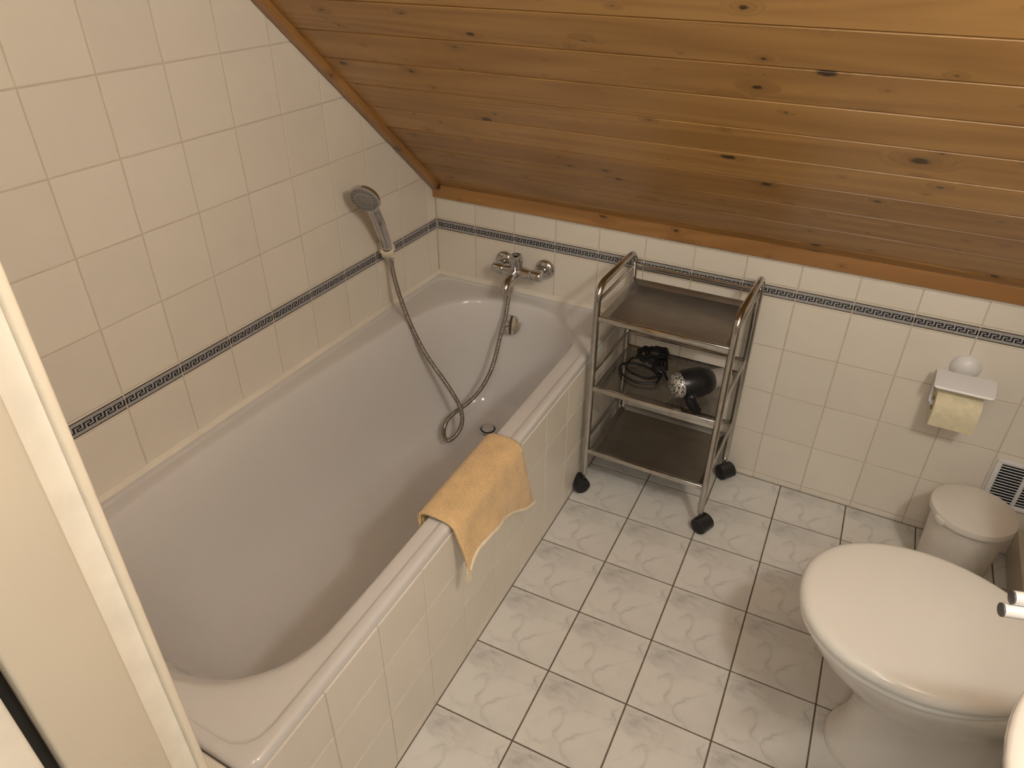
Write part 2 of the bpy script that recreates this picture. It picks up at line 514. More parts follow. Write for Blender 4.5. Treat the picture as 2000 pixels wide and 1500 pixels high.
# key-fret border tile: flat print in three glazes on one tile face
FRET = ["111110", "100010", "101110", "101000", "101111"]
def border_mesh(w, h):
    key = ('border', round(w, 4))
    if key in MESHES: return MESHES[key]
    bm = bmesh.new()
    W_full = 0.147
    ncol = 37
    cw = W_full/ncol
    rows = [(0.0, 0.09, 'c'), (0.09, 0.155, 'l'), (0.155, 0.335, 'g')]
    for i in range(5): rows.append((0.335+i*0.068, 0.335+(i+1)*0.068, i))
    rows += [(0.675, 0.845, 'g'), (0.845, 0.905, 'l'), (0.905, 1.0, 'c')]
    b = 0.0012
    def q(xa, xb, ta, tb, mi):
        f = bm.faces.new([bm.verts.new((x, h/2-t*h, 0)) for x, t in ((xa, tb), (xb, tb), (xb, ta), (xa, ta))]); f.material_index = mi
    x0 = -w/2; x1 = w/2
    for ta, tb, kind in rows:
        if kind == 'c': q(x0, x1, ta, tb, 0)
        elif kind == 'l': q(x0, x1, ta, tb, 2)
        elif kind == 'g': q(x0, x1, ta, tb, 3)
        else:
            s = FRET[kind]*6+FRET[kind][0]
            i = 0
            while i < ncol:
                j = i
                while j < ncol and s[j] == s[i]: j += 1
                # the pattern is laid from the right edge so that cut tiles lose their left end
                xa, xb = max(x0, x1-W_full+i*cw), x1-W_full+j*cw
                if xb > x0+1e-5: q(xa, xb, ta, tb, 1 if s[i] == '1' else 3)
                i = j
    vs = [(x0, -h/2), (x1, -h/2), (x1, h/2), (x0, h/2)]
    loft(bm, [[(x, y, -0.006) for x, y in vs], [(x, y, 0) for x, y in vs]], True, False, False)
    me = finish(bm, 'border_tile', [TILE, KEYBLACK, KEYBROWN, KEYGREY], smooth=False)
    MESHES[key] = me
    return me

# ------------------------------------------------------------------ room shell
YL, YF = 0.0179, 0.0325
ZB, ZT, PV, PH = 0.6381, 0.6812, 0.1539, 0.15
GAP = 0.0028
SL = math.atan(0.9)
cS, sS = math.cos(SL), math.sin(SL)
Z0 = 0.79                    # height at which the boarded slope meets the back wall
XR = 2.03                   # right wall
YN = -1.762                  # room side of the front wall

def grid_rows_above(vmax):
    rows = []; k = 0
    while ZT+PV*k < vmax:
        rows.append((ZT+PV*k, ZT+PV*(k+1))); k += 1
    return rows

# left wall: u runs from the front towards the back corner
FL = frame((0, 0, 0), (-math.sin(YL), math.cos(YL), 0), (0, 0, 1))
slope_line = (0.9, 1.0, 0.795)      # v <= .795 - .9*u  (u negative)
wall_left = slab('wall_left', FL, -2.4, 0.06, -0.05, 2.35, GROUT, extra=[(0.9, 1.0, 0.86)])
cols = [(-0.0522, 0.0)] + [(-0.0522-PH*(i+1), -0.0522-PH*i) for i in range(12)]
for a, b in cols:
    for v0, v1 in [(ZB-PV, ZB)] + grid_rows_above(2.3):
        p = clip_poly([(a+GAP/2, v0+GAP/2), (b-GAP/2, v0+GAP/2), (b-GAP/2, v1-GAP/2), (a+GAP/2, v1-GAP/2)], [slope_line])
        if len(p) >= 3 and max(x[1] for x in p)-min(x[1] for x in p) > 0.004:
            tile_piece(wall_left, 'tile', p, TILE)
    w = (b-a)-GAP
    link('border_tile', border_mesh(w, ZT-ZB-0.001), wall_left, Matrix.Translation(((a+b)/2, (ZT+ZB)/2, 0)))

# back wall
FB = frame((0, 0, 0), (1, 0, 0), (0, 0, 1))
wall_back = slab('wall_back', FB, -0.06, XR+0.06, -0.05, 0.90, GROUT)
bc = [(0.0066+PH*i, 0.0066+PH*(i+1)) for i in range(13)]
VENT = (1.813, 1.963, 0.163, 0.315)
for a, b in bc:
    b2 = min(b, XR); a = 0.0016 if a < 0.01 else a
    for v0, v1 in [(0.0, ZB-4*PV), (ZB-4*PV, ZB-3*PV), (ZB-3*PV, ZB-2*PV), (ZB-2*PV, ZB-PV), (ZB-PV, ZB), (ZT, ZT+0.105)]:
        if b < 0.66 and v1 < 0.45: continue
        if b2-a < 0.02: continue
        tile_piece(wall_back, 'tile', [(a+GAP/2, v0+GAP/2), (b2-GAP/2, v0+GAP/2), (b2-GAP/2, v1-GAP/2), (a+GAP/2, v1-GAP/2)], TILE)
    if b2-a > 0.02:
        link('border_tile', border_mesh(b2-a-GAP, ZT-ZB-0.001), wall_back, Matrix.Translation(((a+b2)/2, (ZT+ZB)/2, 0)))

# floor, laid parallel to the bath
FF = frame((0, 0, 0), (math.cos(YF), math.sin(YF), 0), (-math.sin(YF), math.cos(YF), 0))
floor = slab('floor', FF, -0.2, 2.3, -2.7, 0.12, FGROUT, front=-0.0014, thick=0.05)
PF = 0.199
tF = math.tan(YF)
for i in range(0, 7):
    for j in range(-1, 10):
        u0, u1 = 0.7007+PF*i, 0.7007+PF*(i+1)
        v1, v0 = -(0.2129+PF*(j-0)), -(0.2129+PF*(j+1))
        g = 0.0018
        p = clip_poly([(u0+g, v0+g), (u1-g, v0+g), (u1-g, v1-g), (u0+g, v1-g)], [(tF, 1.0, -0.0015), (1.0, -tF, XR*1.0-0.002)])
        if len(p) >= 3 and max(x[1] for x in p)-min(x[1] for x in p) > 0.004 and max(x[0] for x in p)-min(x[0] for x in p) > 0.004:
            tile_piece(floor, 'floor_tile', p, MARBLE, 0.007, 0.0010)

# tiled bath front
FA = frame((0.702, 0, 0), (-math.sin(YF), math.cos(YF), 0), (0, 0, 1))
apron = slab('wall_bath_front', FA, -1.668, -0.002, 0.0, 0.449, GROUT, thick=0.012)
aj = [-0.002] + [-(0.433+0.1515*k) for k in range(-2, 8)] + [-1.668]
for b, a in zip(aj[:-1], aj[1:]):
    for v0, v1 in [(0.001, 0.028), (0.028, 0.178), (0.178, 0.328), (0.328, 0.452)]:
        g = 0.0012
        tile_piece(apron, 'tile', [(a+g, v0+g), (b-g, v0+g), (b-g, v1-g), (a+g, v1-g)], APRON, 0.006, 0.0010)

# tiled ledge between the bath's foot and the front wall
bm = bmesh.new(); box(bm, 0.06, 0.752, YN, -1.6645, 0.0, 0.466)
ledge = structure(part('wall_ledge', bm, GROUT, smooth=False))
FLg = frame((0, 0, 0.472), (1, 0, 0), (0, 1, 0))
for a, b in [(0.032, 0.18), (0.182, 0.33), (0.332, 0.48), (0.482, 0.63), (0.632, 0.754)]:
    t = tile_piece(ledge, 'tile', [(a, YN+0.002), (b, YN+0.002), (b, -1.6675), (a, -1.6675)], APRON)
    t.location.z = 0.472
t = tile_piece(ledge, 'tile', [(YN+0.002, 0.002), (-1.668, 0.002), (-1.668, 0.466), (YN+0.002, 0.466)], APRON)
t.matrix_local = Matrix.Translation((0.757, 0, 0)) @ frame((0, 0, 0), (0, 1, 0), (0, 0, 1)) @ t.matrix_local

# front wall (its end faces the doorway), right wall, the doorway's far side, upper ceiling
XN = 0.874
bm = bmesh.new(); box(bm, -0.06, XN-0.004, -1.795, YN, 0.0, 2.35); box(bm, -0.06, XN-0.04, -1.90, -1.795, 0.0, 2.35)
wall_front = structure(part('wall_front', bm, PAINT, smooth=False))
FN = frame((XN, 0, 0), (0, 1, 0), (0, 0, 1))
zrow = [0.0] + [0.0225+PV*k for k in range(0, 16)]
zrow = [0.0, 0.072, 0.2265, 0.380, 0.534, 0.687, 0.838, 0.990, 1.141, 1.294, 1.447, 1.600, 1.753, 1.906, 2.059, 2.212, 2.34]
for v0, v1 in zip(zrow[:-1], zrow[1:]):
    t = tile_piece(wall_front, 'tile', [(-1.7935, v0+0.0016), (-1.7705, v0+0.0016), (-1.7705, v1-0.0016), (-1.7935, v1-0.0016)], TILE, 0.007, 0.0018)
    t.matrix_local = FN @ t.matrix_local
bm = bmesh.new(); box(bm, XN-0.012, XN+0.0015, -1.7700, YN+0.001, 0.0, 2.35, 0.003, 3)
structure(part('trim_1', bm, TRIMP))
bm = bmesh.new(); box(bm, XR, XR+0.08, -2.6, 0.06, -0.05, 2.4)
structure(part('wall_right', bm, PAINT, smooth=False))
bm = bmesh.new(); box(bm, 1.93, XR, -0.9, -0.001, 0.0, 0.10, 0.004)
structure(part('baseboard_right', bm, TRIMP))
bm = bmesh.new(); box(bm, 1.78, XR+0.02, -1.90, YN-0.02, 0.0, 2.35)
structure(part('wall_front_right', bm, PAINT, smooth=False))
bm = bmesh.new(); box(bm, -0.1, XR+0.08, -2.8, -1.2, 2.30, 2.36)
structure(part('ceiling_flat', bm, PAINT, smooth=False))

# door frame in the doorway: painted lining, dark seal, pale outer rebate
door = structure(link('door_1', bpy.data.meshes.new('door_1')))
bm = bmesh.new(); box(bm, XN-0.03, XN+0.004, -1.8675, -1.7940, 0.0, 2.1, 0.0035, 4)
dn = part('door_lining', bm, FRAMEP, door)
bm = bmesh.new(); box(bm, XN-0.03, XN-0.012, -1.8830, -1.8675, 0.0, 2.1)
part('door_seal', bm, RUBBER, door)
bm = bmesh.new(); box(bm, XN-0.03, XN-0.002, -1.96, -1.8775, 0.0, 2.1, 0.004, 3)
part('door_rebate', bm, PAINT, door)

# boarded slope
FS = frame((0, 0, Z0), (1, 0, 0), (0, -cS, sS))
bm = bmesh.new()
poly = [(-0.06, -0.09), (XR+0.06, -0.09), (XR+0.06, 2.15), (-0.06, 2.15)]
loft(bm, [[(x, y, -0.07) for x, y in poly], [(x, y, -0.010) for x, y in poly]], True, True, True)
ceiling = structure(part('ceiling', bm, DARKIN, None, FS, smooth=False))
PB = 0.1059
plank_me = None
for k in range(0, 19):
    s0 = 0.064+PB*k; s1 = s0+PB
    if plank_me is None:
        bm = bmesh.new()
        L2 = (XR-0.006)/2
        h = PB/2-0.0014; c = 0.0016
        prof = [(-h, -0.012), (h, -0.012), (h, -0.0042), (h-c*0.5, -0.0016), (h-c, 0.0), (-h+c, 0.0), (-h+c*0.5, -0.0014), (-h, -0.0042)]
        xs = [-L2, L2]
        loft(bm, [[(x, p[0], p[1]) for p in prof] for x in xs], True, True, True)
        plank_me = finish(bm, 'plank', PINE, 12)
    if k == 0:      # the lowest board is ripped narrow and tucks in behind the wall trim
        bm = bmesh.new()
        loft(bm, [[(x, p[0], p[1]) for p in [(0.010, -0.011), (0.0627, -0.011), (0.0627, -0.0042), (0.0605, -0.0016), (0.0585, 0.0), (0.010, 0.0)]] for x in xs], True, True, True)
        part('plank', bm, PINE, ceiling, Matrix.Translation((L2+0.003, 0, 0)), 12)
    link('plank', plank_me, ceiling, Matrix.Translation((L2+0.003, (s0+s1)/2, 0)))

# wooden trims
bm = bmesh.new()
loft(bm, [[(x, p[1], p[0]) for p in [(0.0, 0.758), (0.0125, 0.758), (0.0155, 0.761), (0.0155, 0.799), (0.0125, 0.802), (0.0, 0.802)]] for x in (0.002, XR)], True, True, True)
structure(part('trim_2', bm, PINE2, None, FB, angle=12))
FT = frame((0, 0, Z0), (0, -cS, sS), (-1, 0, 0))
bm = bmesh.new()
prof = [(0.002, -0.005), (0.034, -0.005), (0.034, 0.012), (0.030, 0.016), (0.006, 0.016), (0.002, 0.013)]
loft(bm, [[(sd, -(p[0]+0.0179*0.743*sd), p[1]) for p in prof] for sd in (0.012, 2.1)], True, True, True)
structure(part('trim_3', bm, PINE2, None, FT, angle=12))
bm = bmesh.new(); box(bm, 0.0, XR, -0.006, 0.0, 0.7505, 0.7580, 0.002, 2)
structure(part('trim_4', bm, SILICONE))

# silicone joint round the bath
def xl(y): return -0.0179*y
def xr_(y): return 0.700-0.0318*y
bm = bmesh.new()
ys = [-1.665+i*(1.665-0.002)/16 for i in range(17)]
loft(bm, [[(xl(y)-0.001, y, 0.474), (xl(y)+0.010, y, 0.4745), (xl(y)+0.006, y, 0.478), (xl(y)+0.002, y, 0.487), (xl(y)-0.001, y, 0.488)] for y in ys], True, True, True)
structure(part('trim_5', bm, SILICONE))
bm = bmesh.new()
loft(bm, [[(x, 0.001, 0.474), (x, -0.010, 0.4745), (x, -0.006, 0.478), (x, -0.002, 0.487), (x, 0.001, 0.488)] for x in (0.0, 0.2, 0.4, 0.6, 0.705)], True, True, True)
structure(part('trim_6', bm, SILICONE))

# ------------------------------------------------------------------ bathtub
bath = thing('bathtub', (0.36, -0.83, 0.0), 'white enamel bathtub with rounded rim against the left tiled wall', 'bathtub')
bO = Matrix.Translation((-0.36, 0.83, 0))
inner_pts = [(.684,-1.37),(.678,-1.143),(.669,-.95),(.655,-.68),(.645,-.42),(.640,-.27),(.622,-.195),(.580,-.145),(.51,-.100),(.42,-.077),(.33,-.082),
             (.25,-.103),(.185,-.145),(.145,-.215),(.120,-.33),(.102,-.5),(.088,-.70),(.080,-1.0),(.082,-1.25),(.10,-1.41),(.15,-1.51),(.24,-1.575),(.38,-1.607),(.50,-1.604),(.595,-1.570),(.652,-1.51),(.678,-1.45)]
sp = catmull([(a, b, 0) for a, b in inner_pts], 14, True)
# resample evenly
def resample(P, n):
    L = [0.0]
    for i in range(len(P)): L.append(L[-1]+(P[(i+1) % len(P)]-P[i]).length)
    tot = L[-1]; out = []; j = 0
    for k in range(n):
        s = tot*k/n
        while L[j+1] < s: j += 1
        t = (s-L[j])/(L[j+1]-L[j])
        out.append(P[j].lerp(P[(j+1) % len(P)], t))
    return out
NT_ = 240
inner = resample(sp, NT_)
def spine(p):
    y = min(-0.36, max(-1.30, p.y))
    return Vector((0.372-0.007*(y+0.83), y, 0))
def to_rect(p, inset, rad):
    """march from the spine through p to the rounded outline inset from the bath's outer edge"""
    s = spine(p); dv = (p-s).normalized()
    def inside(q):
        x0, x1 = xl(q.y)+inset, xr_(q.y)-inset
        y0, y1 = -1.662+inset, -0.002-inset
        if not (x0 < q.x < x1 and y0 < q.y < y1): return False
        cx = min(max(q.x, x0+rad), x1-rad); cy = min(max(q.y, y0+rad), y1-rad)
        return (q.x-cx)**2+(q.y-cy)**2 < rad*rad or (cx == q.x or cy == q.y)
    lo, hi = 0.0, 1.5
    for _ in range(40):
        m = (lo+hi)/2
        if inside(s+dv*m): lo = m
        else: hi = m
    return s+dv*lo
def ring_rect(inset, rad, z): return [Vector((q.x, q.y, z)) for q in (to_rect(p, inset, rad) for p in inner)]
def ring_floor(p):
    y = min(-0.335, max(-1.10, p.y*0.70-0.17))
    s = Vector((0.372-0.004*(y+0.83), y, 0))
    dv = p-s
    return s + dv.normalized()*0.10
rings = [ring_rect(0.012, 0.014, 0.450), ring_rect(0.001, 0.014, 0.450), ring_rect(0.0, 0.015, 0.453), ring_rect(0.0, 0.015, 0.466), ring_rect(0.0012, 0.015, 0.4705), ring_rect(0.004, 0.016, 0.4738), ring_rect(0.009, 0.018, 0.4752),
         ring_rect(0.0205, 0.05, 0.4752), ring_rect(0.0225, 0.05, 0.4742), ring_rect(0.0240, 0.05, 0.4722), ring_rect(0.0285, 0.05, 0.4722)]
ro = [to_rect(p, 0.0285, 0.05) for p in inner]
for tt, z in ((0.5, 0.4722), (0.80, 0.4718), (0.93, 0.4700)):
    rings.append([Vector((a.x+(b.x-a.x)*tt, a.y+(b.y-a.y)*tt, z)) for a, b in zip(ro, inner)])
rf = [ring_floor(p) for p in inner]
for a, z in [(0.0, .4670), (.02, .4620), (.05, .4490), (.085, .428), (.13, .390), (.19, .330), (.26, .262), (.34, .200), (.43, .150), (.53, .117), (.64, .098), (.76, .088), (.88, .083), (1.0, .080)]:
    rings.append([Vector((p.x+(q.x-p.x)*a, p.y+(q.y-p.y)*a, z)) for p, q in zip(inner, rf)])
bm = bmesh.new()
loft(bm, rings, True, False, True)
part('tub_shell', bm, ENAMEL, bath, bO, 65)
# overflow cover on the head end
OM = axis_matrix((0.354, -0.104, 0.398), (0, -0.90, 0.42))
bm = bmesh.new()
lathe(bm, [(0.0, 0.0), (0.034, 0.0), (0.0345, 0.006), (0.032, 0.0105), (0.026, 0.0125), (0.012, 0.0135), (0.0, 0.0136)][1:-1], 36, OM, False, True)
ov = part('overflow_cover', bm, CHROME, bath, bO)
bm = bmesh.new(); box(bm, -0.0012, 0.0012, -0.024, 0.002, 0.0128, 0.0142, M=OM @ Matrix.Rotation(-0.9, 4, 'Z'))
part('slot', bm, DARKIN, ov)
DM = axis_matrix((0.363, -0.287, 0.0815), (0, 0, 1))
bm = bmesh.new()
lathe(bm, [(0.034, 0.0), (0.034, 0.002), (0.030, 0.0035), (0.026, 0.0028), (0.0250, 0.0006)], 36, DM, False, False)
dr = part('drain_ring', bm, CHROME, bath, bO)
bm = bmesh.new(); lathe(bm, [(0.0255, 0.0002), (0.0255, 0.0009)], 32, DM, True, True)
part('drain_recess', bm, DARKIN, dr)
bm = bmesh.new()
lathe(bm, [(0.021, 0.0), (0.022, 0.005), (0.020, 0.008), (0.012, 0.0095), (0.003, 0.0098)], 32, DM, False, True)
part('drain_plug', bm, CHROME, dr)

# ------------------------------------------------------------------ bath mixer on the back wall
mix = thing('bath_mixer', (0.351, 0.0, 0.578), 'chrome wall-mounted bath mixer tap with short spout above bath end', 'tap')
mO = Matrix.Translation((-0.351, 0, -0.578))
MX, MY, MZ = 0.351, -0.062, 0.575
for sx in (-1, 1):
    x = MX+sx*0.075
    bm = bmesh.new()
    lathe(bm, [(0.034, 0.0), (0.0345, 0.004), (0.033, 0.010), (0.026, 0.017), (0.016, 0.020)], 36, axis_matrix((x, 0, 0.578), (0, -1, 0)), False, True)
    e = part('escutcheon', bm, CHROME, mix, mO)
    bm = bmesh.new()
    tube(bm, [(x, -0.016, 0.578), (x, -0.034, 0.578), (x-sx*0.002, MY-0.001, MZ)], [0.0115, 0.0115, 0.0125], 16)
    part('wall_connector', bm, CHROME, e)
bm = bmesh.new()
tube(bm, [(MX-0.088, MY, MZ), (MX-0.085, MY, MZ), (MX-0.052, MY, MZ), (MX-0.049, MY, MZ), (MX-0.022, MY, MZ), (MX, MY, MZ), (MX+0.022, MY, MZ), (MX+0.049, MY, MZ), (MX+0.052, MY, MZ), (MX+0.085, MY, MZ), (MX+0.088, MY, MZ)],
     [0.0155, 0.0175, 0.0185, 0.0165, 0.0205, 0.0235, 0.0205, 0.0165, 0.0185, 0.0175, 0.0155], 22)
part('mixer_body', bm, CHROME, mix, mO)
bm = bmesh.new()
lathe(bm, [(0.018, -0.012), (0.0205, 0.0), (0.0205, 0.034), (0.0215, 0.037), (0.0215, 0.055), (0.019, 0.060), (0.012, 0.061), (0.0115, 0.055), (0.006, 0.055)], 28, axis_matrix((MX, MY, MZ), (0, -0.12, 1)), True, True)
cart_ = part('cartridge_housing', bm, CHROME, mix, mO)
bm = bmesh.new()
lathe(bm, [(0.0085, 0.055), (0.0085, 0.0625), (0.007, 0.0635)], 6, axis_matrix((MX, MY, MZ), (0, -0.12, 1)), False, True)
part('hex_cap', bm, CHROME, cart_)
bm = bmesh.new()
tube(bm, [(MX, MY, MZ-0.004), (MX, MY-0.03, MZ-0.006), (MX, MY-0.055, MZ-0.012), (MX+0.001, MY-0.074, MZ-0.020), (MX+0.001, MY-0.082, MZ-0.030), (MX+0.001, MY-0.083, MZ-0.038)], [0.0180, 0.0168, 0.0155, 0.0148, 0.0142, 0.0138], 18)
part('spout', bm, CHROME, mix, mO)
bm = bmesh.new()
lathe(bm, [(0.0105, 0.0), (0.0105, 0.022), (0.0125, 0.024), (0.0125, 0.040), (0.009, 0.044)], 20, axis_matrix((MX-0.008, MY-0.022, MZ-0.006), (-0.05, -0.12, -1)), True, True)
part('hose_outlet', bm, CHROME, mix, mO)

# ------------------------------------------------------------------ hand shower, hose and wall holder
hold = thing('shower_holder', (0.0055, -0.322, 0.688), 'small cream plastic wall clip holding the hand shower', 'holder')
hM = Matrix.Translation((-0.0055, 0.322, -0.688))
bm = bmesh.new(); box(bm, -0.008, 0.014, -0.018, 0.018, -0.020, 0.020, 0.003, 3, axis_matrix((0.0135, -0.318, 0.690), (0, 0, 1)))
part('wall_plate', bm, TRIMP, hold, hM)
bm = bmesh.new()
out = []
RM = axis_matrix((0.046, -0.338, 0.688), (0.20, -0.46, 0.86), (0.9, 0.45, 0))
prof = [(0.0205, -0.019), (0.0225, -0.017), (0.0225, 0.017), (0.0205, 0.019)]
angs = [0.55+i*(2*math.pi-0.75)/22 for i in range(23)]
rings = []
for a in angs:
    sq = min(1/max(abs(math.cos(a)), 1e-6), 1/max(abs(math.sin(a)), 1e-6), 1.22)
    rings.append([RM @ Vector((rr*math.cos(a), rr*math.sin(a), z)) for rr, z in [(0.0155, -0.0125), (0.0195*sq, -0.0125), (0.0203*sq, -0.0115), (0.0203*sq, 0.0115), (0.0195*sq, 0.0125), (0.0155, 0.0125)]])
loft(bm, rings, True, True, True)
part('clip', bm, TRIMP, hold, hM)

sho = thing('hand_shower', (0.046, -0.338, 0.688), 'chrome hand shower with round grey face and hanging metal hose', 'shower')
sO = Matrix.Translation((-0.046, 0.338, -0.688))
hpath = catmull([(0.040, -0.322, 0.655), (0.045, -0.336, 0.688), (0.058, -0.366, 0.745), (0.074, -0.404, 0.805), (0.086, -0.436, 0.855), (0.093, -0.456, 0.884)], 6)
n = len(hpath)
rad = []
for i in range(n):
    t = i/(n-1)
    rad.append(0.0120+0.0062*math.sin(min(1, t*1.25)*math.pi*0.62) + (0.0035*max(0, t-0.8)/0.2))
bm = bmesh.new(); tube(bm, hpath, rad, 20)
part('handle', bm, CHROME, sho, sO)
HM = axis_matrix((0.096, -0.474, 0.903), (0.22, -0.87, -0.43))
bm = bmesh.new()
lathe(bm, [(0.010, -0.013), (0.028, -0.010), (0.040, -0.002), (0.0445, 0.005), (0.0440, 0.010), (0.040, 0.012)], 40, HM, True, True)
hd = part('shower_head', bm, CHROME, sho, sO)
bm = bmesh.new()
lathe(bm, [(0.0405, 0.0115), (0.0395, 0.0135), (0.026, 0.0148), (0.0255, 0.0140), (0.0245, 0.0148), (0.008, 0.0158), (0.002, 0.0159)], 40, HM, False, True)
fc = part('spray_face', bm, GREYP, hd)
bm = bmesh.new()
for rr, cnt in ((0.006, 5), (0.013, 10), (0.0195, 14), (0.031, 20), (0.036, 24)):
    for k in range(cnt):
        a = 2*math.pi*k/cnt
        lathe(bm, [(0.0013, 0.0130), (0.0010, 0.0175)], 6, HM @ Matrix.Translation((rr*math.cos(a), rr*math.sin(a), 0)), False, True)
nz = part('nozzle_pins', bm, DARKGREY, hd)
nz['kind'] = 'stuff'
hose_pts = [(0.040, -0.322, 0.655), (0.041, -0.322, 0.635), (0.070, -0.342, 0.575), (0.105, -0.357, 0.507), (0.14, -0.364, 0.44), (0.179, -0.365, 0.372), (0.208, -0.361, 0.328), (0.243, -0.353, 0.275), (0.275, -0.351, 0.228), (0.297, -0.356, 0.198), (0.313, -0.368, 0.165), (0.320, -0.394, 0.140), (0.317, -0.430, 0.126), (0.303, -0.447, 0.120), (0.282, -0.434, 0.122), (0.265, -0.407, 0.130), (0.261, -0.375, 0.146), (0.276, -0.342, 0.164), (0.303, -0.308, 0.188), (0.325, -0.271, 0.222), (0.339, -0.234, 0.266), (0.345, -0.205, 0.312), (0.345, -0.165, 0.382), (0.345, -0.132, 0.43), (0.342, -0.106, 0.485), (0.342, -0.092, 0.515), (0.343, -0.089, 0.530)]
hp = catmull(hose_pts, 14)
# resample finely and give the metal spiral its ribs
hp2 = []; acc = 0.0; step = 0.0013
for a, b in zip(hp[:-1], hp[1:]):
    L = (b-a).length
    while acc < L:
        hp2.append(a.lerp(b, acc/L)); acc += step
    acc -= L
bm = bmesh.new()
tube(bm, hp2, [0.0073+0.00055*(1 if (i//2) % 2 else -1) for i in range(len(hp2))], 10)
part('hose', bm, HOSEM, sho, sO, 60)
bm = bmesh.new()
tube(bm, [hp2[0]+Vector((-0.001, 0.0, 0.006)), hp2[6], hp2[22]], [0.0112, 0.0108, 0.0085], 16)
part('hose_nut', bm, CHROME, sho, sO)
bm = bmesh.new()
tube(bm, [hp2[-24], hp2[-8], hp2[-1]], [0.0088, 0.0108, 0.0112], 16)
part('hose_nut', bm, CHROME, sho, sO)

# ------------------------------------------------------------------ towel over the bath's edge
tow = thing('towel', (0.745, -0.92, 0.476), 'folded apricot terry towel draped over the edge of the bath', 'towel')
tO = Matrix.Translation((-0.745, 0.92, -0.476))
def towel_pt(t, s, lay=0.0):
    """t: 0 inside the bath .. 1 bottom hem; s: 0 far edge .. 1 near edge; lay: height above the first layer"""
    yt = -0.765-0.315*s
    xo, xi = xr_(yt)+0.006, 0.668-0.012*(1-s)
    hem = [(0.0, 0.272), (0.12, 0.288), (0.27, 0.322), (0.47, 0.362), (0.68, 0.386), (0.84, 0.390), (0.93, 0.384), (1.0, 0.372)]
    for (a, za), (b, zb) in zip(hem[:-1], hem[1:]):
        if s <= b+1e-9:
            zh = za+(zb-za)*(s-a)/(b-a); break
    top = 0.4785+lay
    RB = 0.022+0.004*s
    drop = 0.482-zh
    yh = yt + (0.035*(1-s)-0.012*s)*0
    # path lengths
    segs = [0.09, 0.012, xo-xi-0.004, 0.036, drop]
    tot = sum(segs); L = t*tot
    if L < segs[0]:
        q = 1-L/segs[0]
        return Vector((xi-0.004-lay+0.006*q, yt, 0.468-0.09*q))
    L -= segs[0]
    if L < segs[1]:
        a = L/segs[1]*math.pi/2
        return Vector((xi+0.008-(0.012+lay)*math.cos(a), yt, 0.466+(top-0.466)*math.sin(a)))
    L -= segs[1]
    if L < segs[2]:
        q = L/segs[2]
        return Vector((xi+0.008+(xo+0.004-RB-xi-0.008)*q, yt, top+0.0015*math.sin(q*math.pi)))
    L -= segs[2]
    if L < segs[3]:
        a = L/segs[3]*math.pi/2
        return Vector((xo+0.004-RB+(RB+lay)*math.sin(a), yt, top-RB+RB*math.cos(a)-lay*(1-math.cos(a))*0.3))
    L -= segs[3]
    q = L/segs[4]
    fl = (0.010+0.022*s**1.5)*q + 0.006*math.sin(q*3.1)*math.sin(s*7.0) + 0.005*math.sin(s*11+1)*q
    lean = 0.040*(1-s)**2*q - 0.004*s*q
    zt0 = top-RB-lay*0.3
    return Vector((xo+0.004+lay+max(fl, 0.0), yt+lean, zt0+(zh-zt0)*q))
NS, NTT = 44, 64
def towel_layer(base, thick, t0, t1, s0, s1, nameit):
    bm = bmesh.new()
    top, bot = [], []
    for j in range(NTT+1):
        t = t0+(t1-t0)*j/NTT
        rowt, rowb = [], []
        for i in range(NS+1):
            s = s0+(s1-s0)*i/NS
            edge = min(i, NS-i, j, NTT-j)/3.0
            e = thick*(0.35+0.65*math.sqrt(max(0.0, 1-(1-min(1, edge))**2)))
            p = towel_pt(t, s, base+e)
            rough = noise.noise(p*55)*0.0015+noise.noise(p*260)*0.0009
            dx = Vector((0.6, 0, 0.8))*rough
            rowt.append(bm.verts.new(p+dx)); rowb.append(bm.verts.new(towel_pt(t, s, base)))
        top.append(rowt); bot.append(rowb)
    for j in range(NTT):
        for i in range(NS):
            bm.faces.new((top[j][i], top[j][i+1], top[j+1][i+1], top[j+1][i]))
            bm.faces.new((bot[j][i], bot[j+1][i], bot[j+1][i+1], bot[j][i+1]))
    for j in range(NTT):
        bm.faces.new((top[j][0], top[j+1][0], bot[j+1][0], bot[j][0]))
        bm.faces.new((top[j][NS], bot[j][NS], bot[j+1][NS], top[j+1][NS]))
    for i in range(NS):
        bm.faces.new((top[0][i], bot[0][i], bot[0][i+1], top[0][i+1]))
        bm.faces.new((top[NTT][i], top[NTT][i+1], bot[NTT][i+1], bot[NTT][i]))
    return part(nameit, bm, TOWEL, tow, tO, 80)
towel_layer(0.0, 0.0045, 0.02, 0.985, 0.004, 0.996, 'under_layer')
towel_layer(0.0052, 0.0060, 0.0, 1.0, 0.0, 1.0, 'top_layer')
bm = bmesh.new()
tube(bm, [towel_pt(1.0, i/40, 0.0085)+Vector((0.001, 0, 0)) for i in range(41)], 0.0044, 8)
hm = part('hem', bm, HEM, tow, tO); hm['label'] = 'pale bottom hem'
bm = bmesh.new()
tube(bm, [towel_pt(i/60, 1.0, 0.0075) for i in range(61)], 0.0040, 8)
hm = part('side_hem', bm, TOWEL, tow, tO)
e0 = towel_pt(1.0, 0.985, 0.006)
bm = bmesh.new()
box(bm, -0.0014, 0.0014, -0.0095, 0.0095, -0.046, 0.004, 0.0006, 1, Matrix.Translation(e0) @ Matrix.Rotation(0.08, 4, 'Y'))
hm = part('hanging_loop', bm, HEM, tow, tO); hm['label'] = 'short pale hanging loop at the corner'

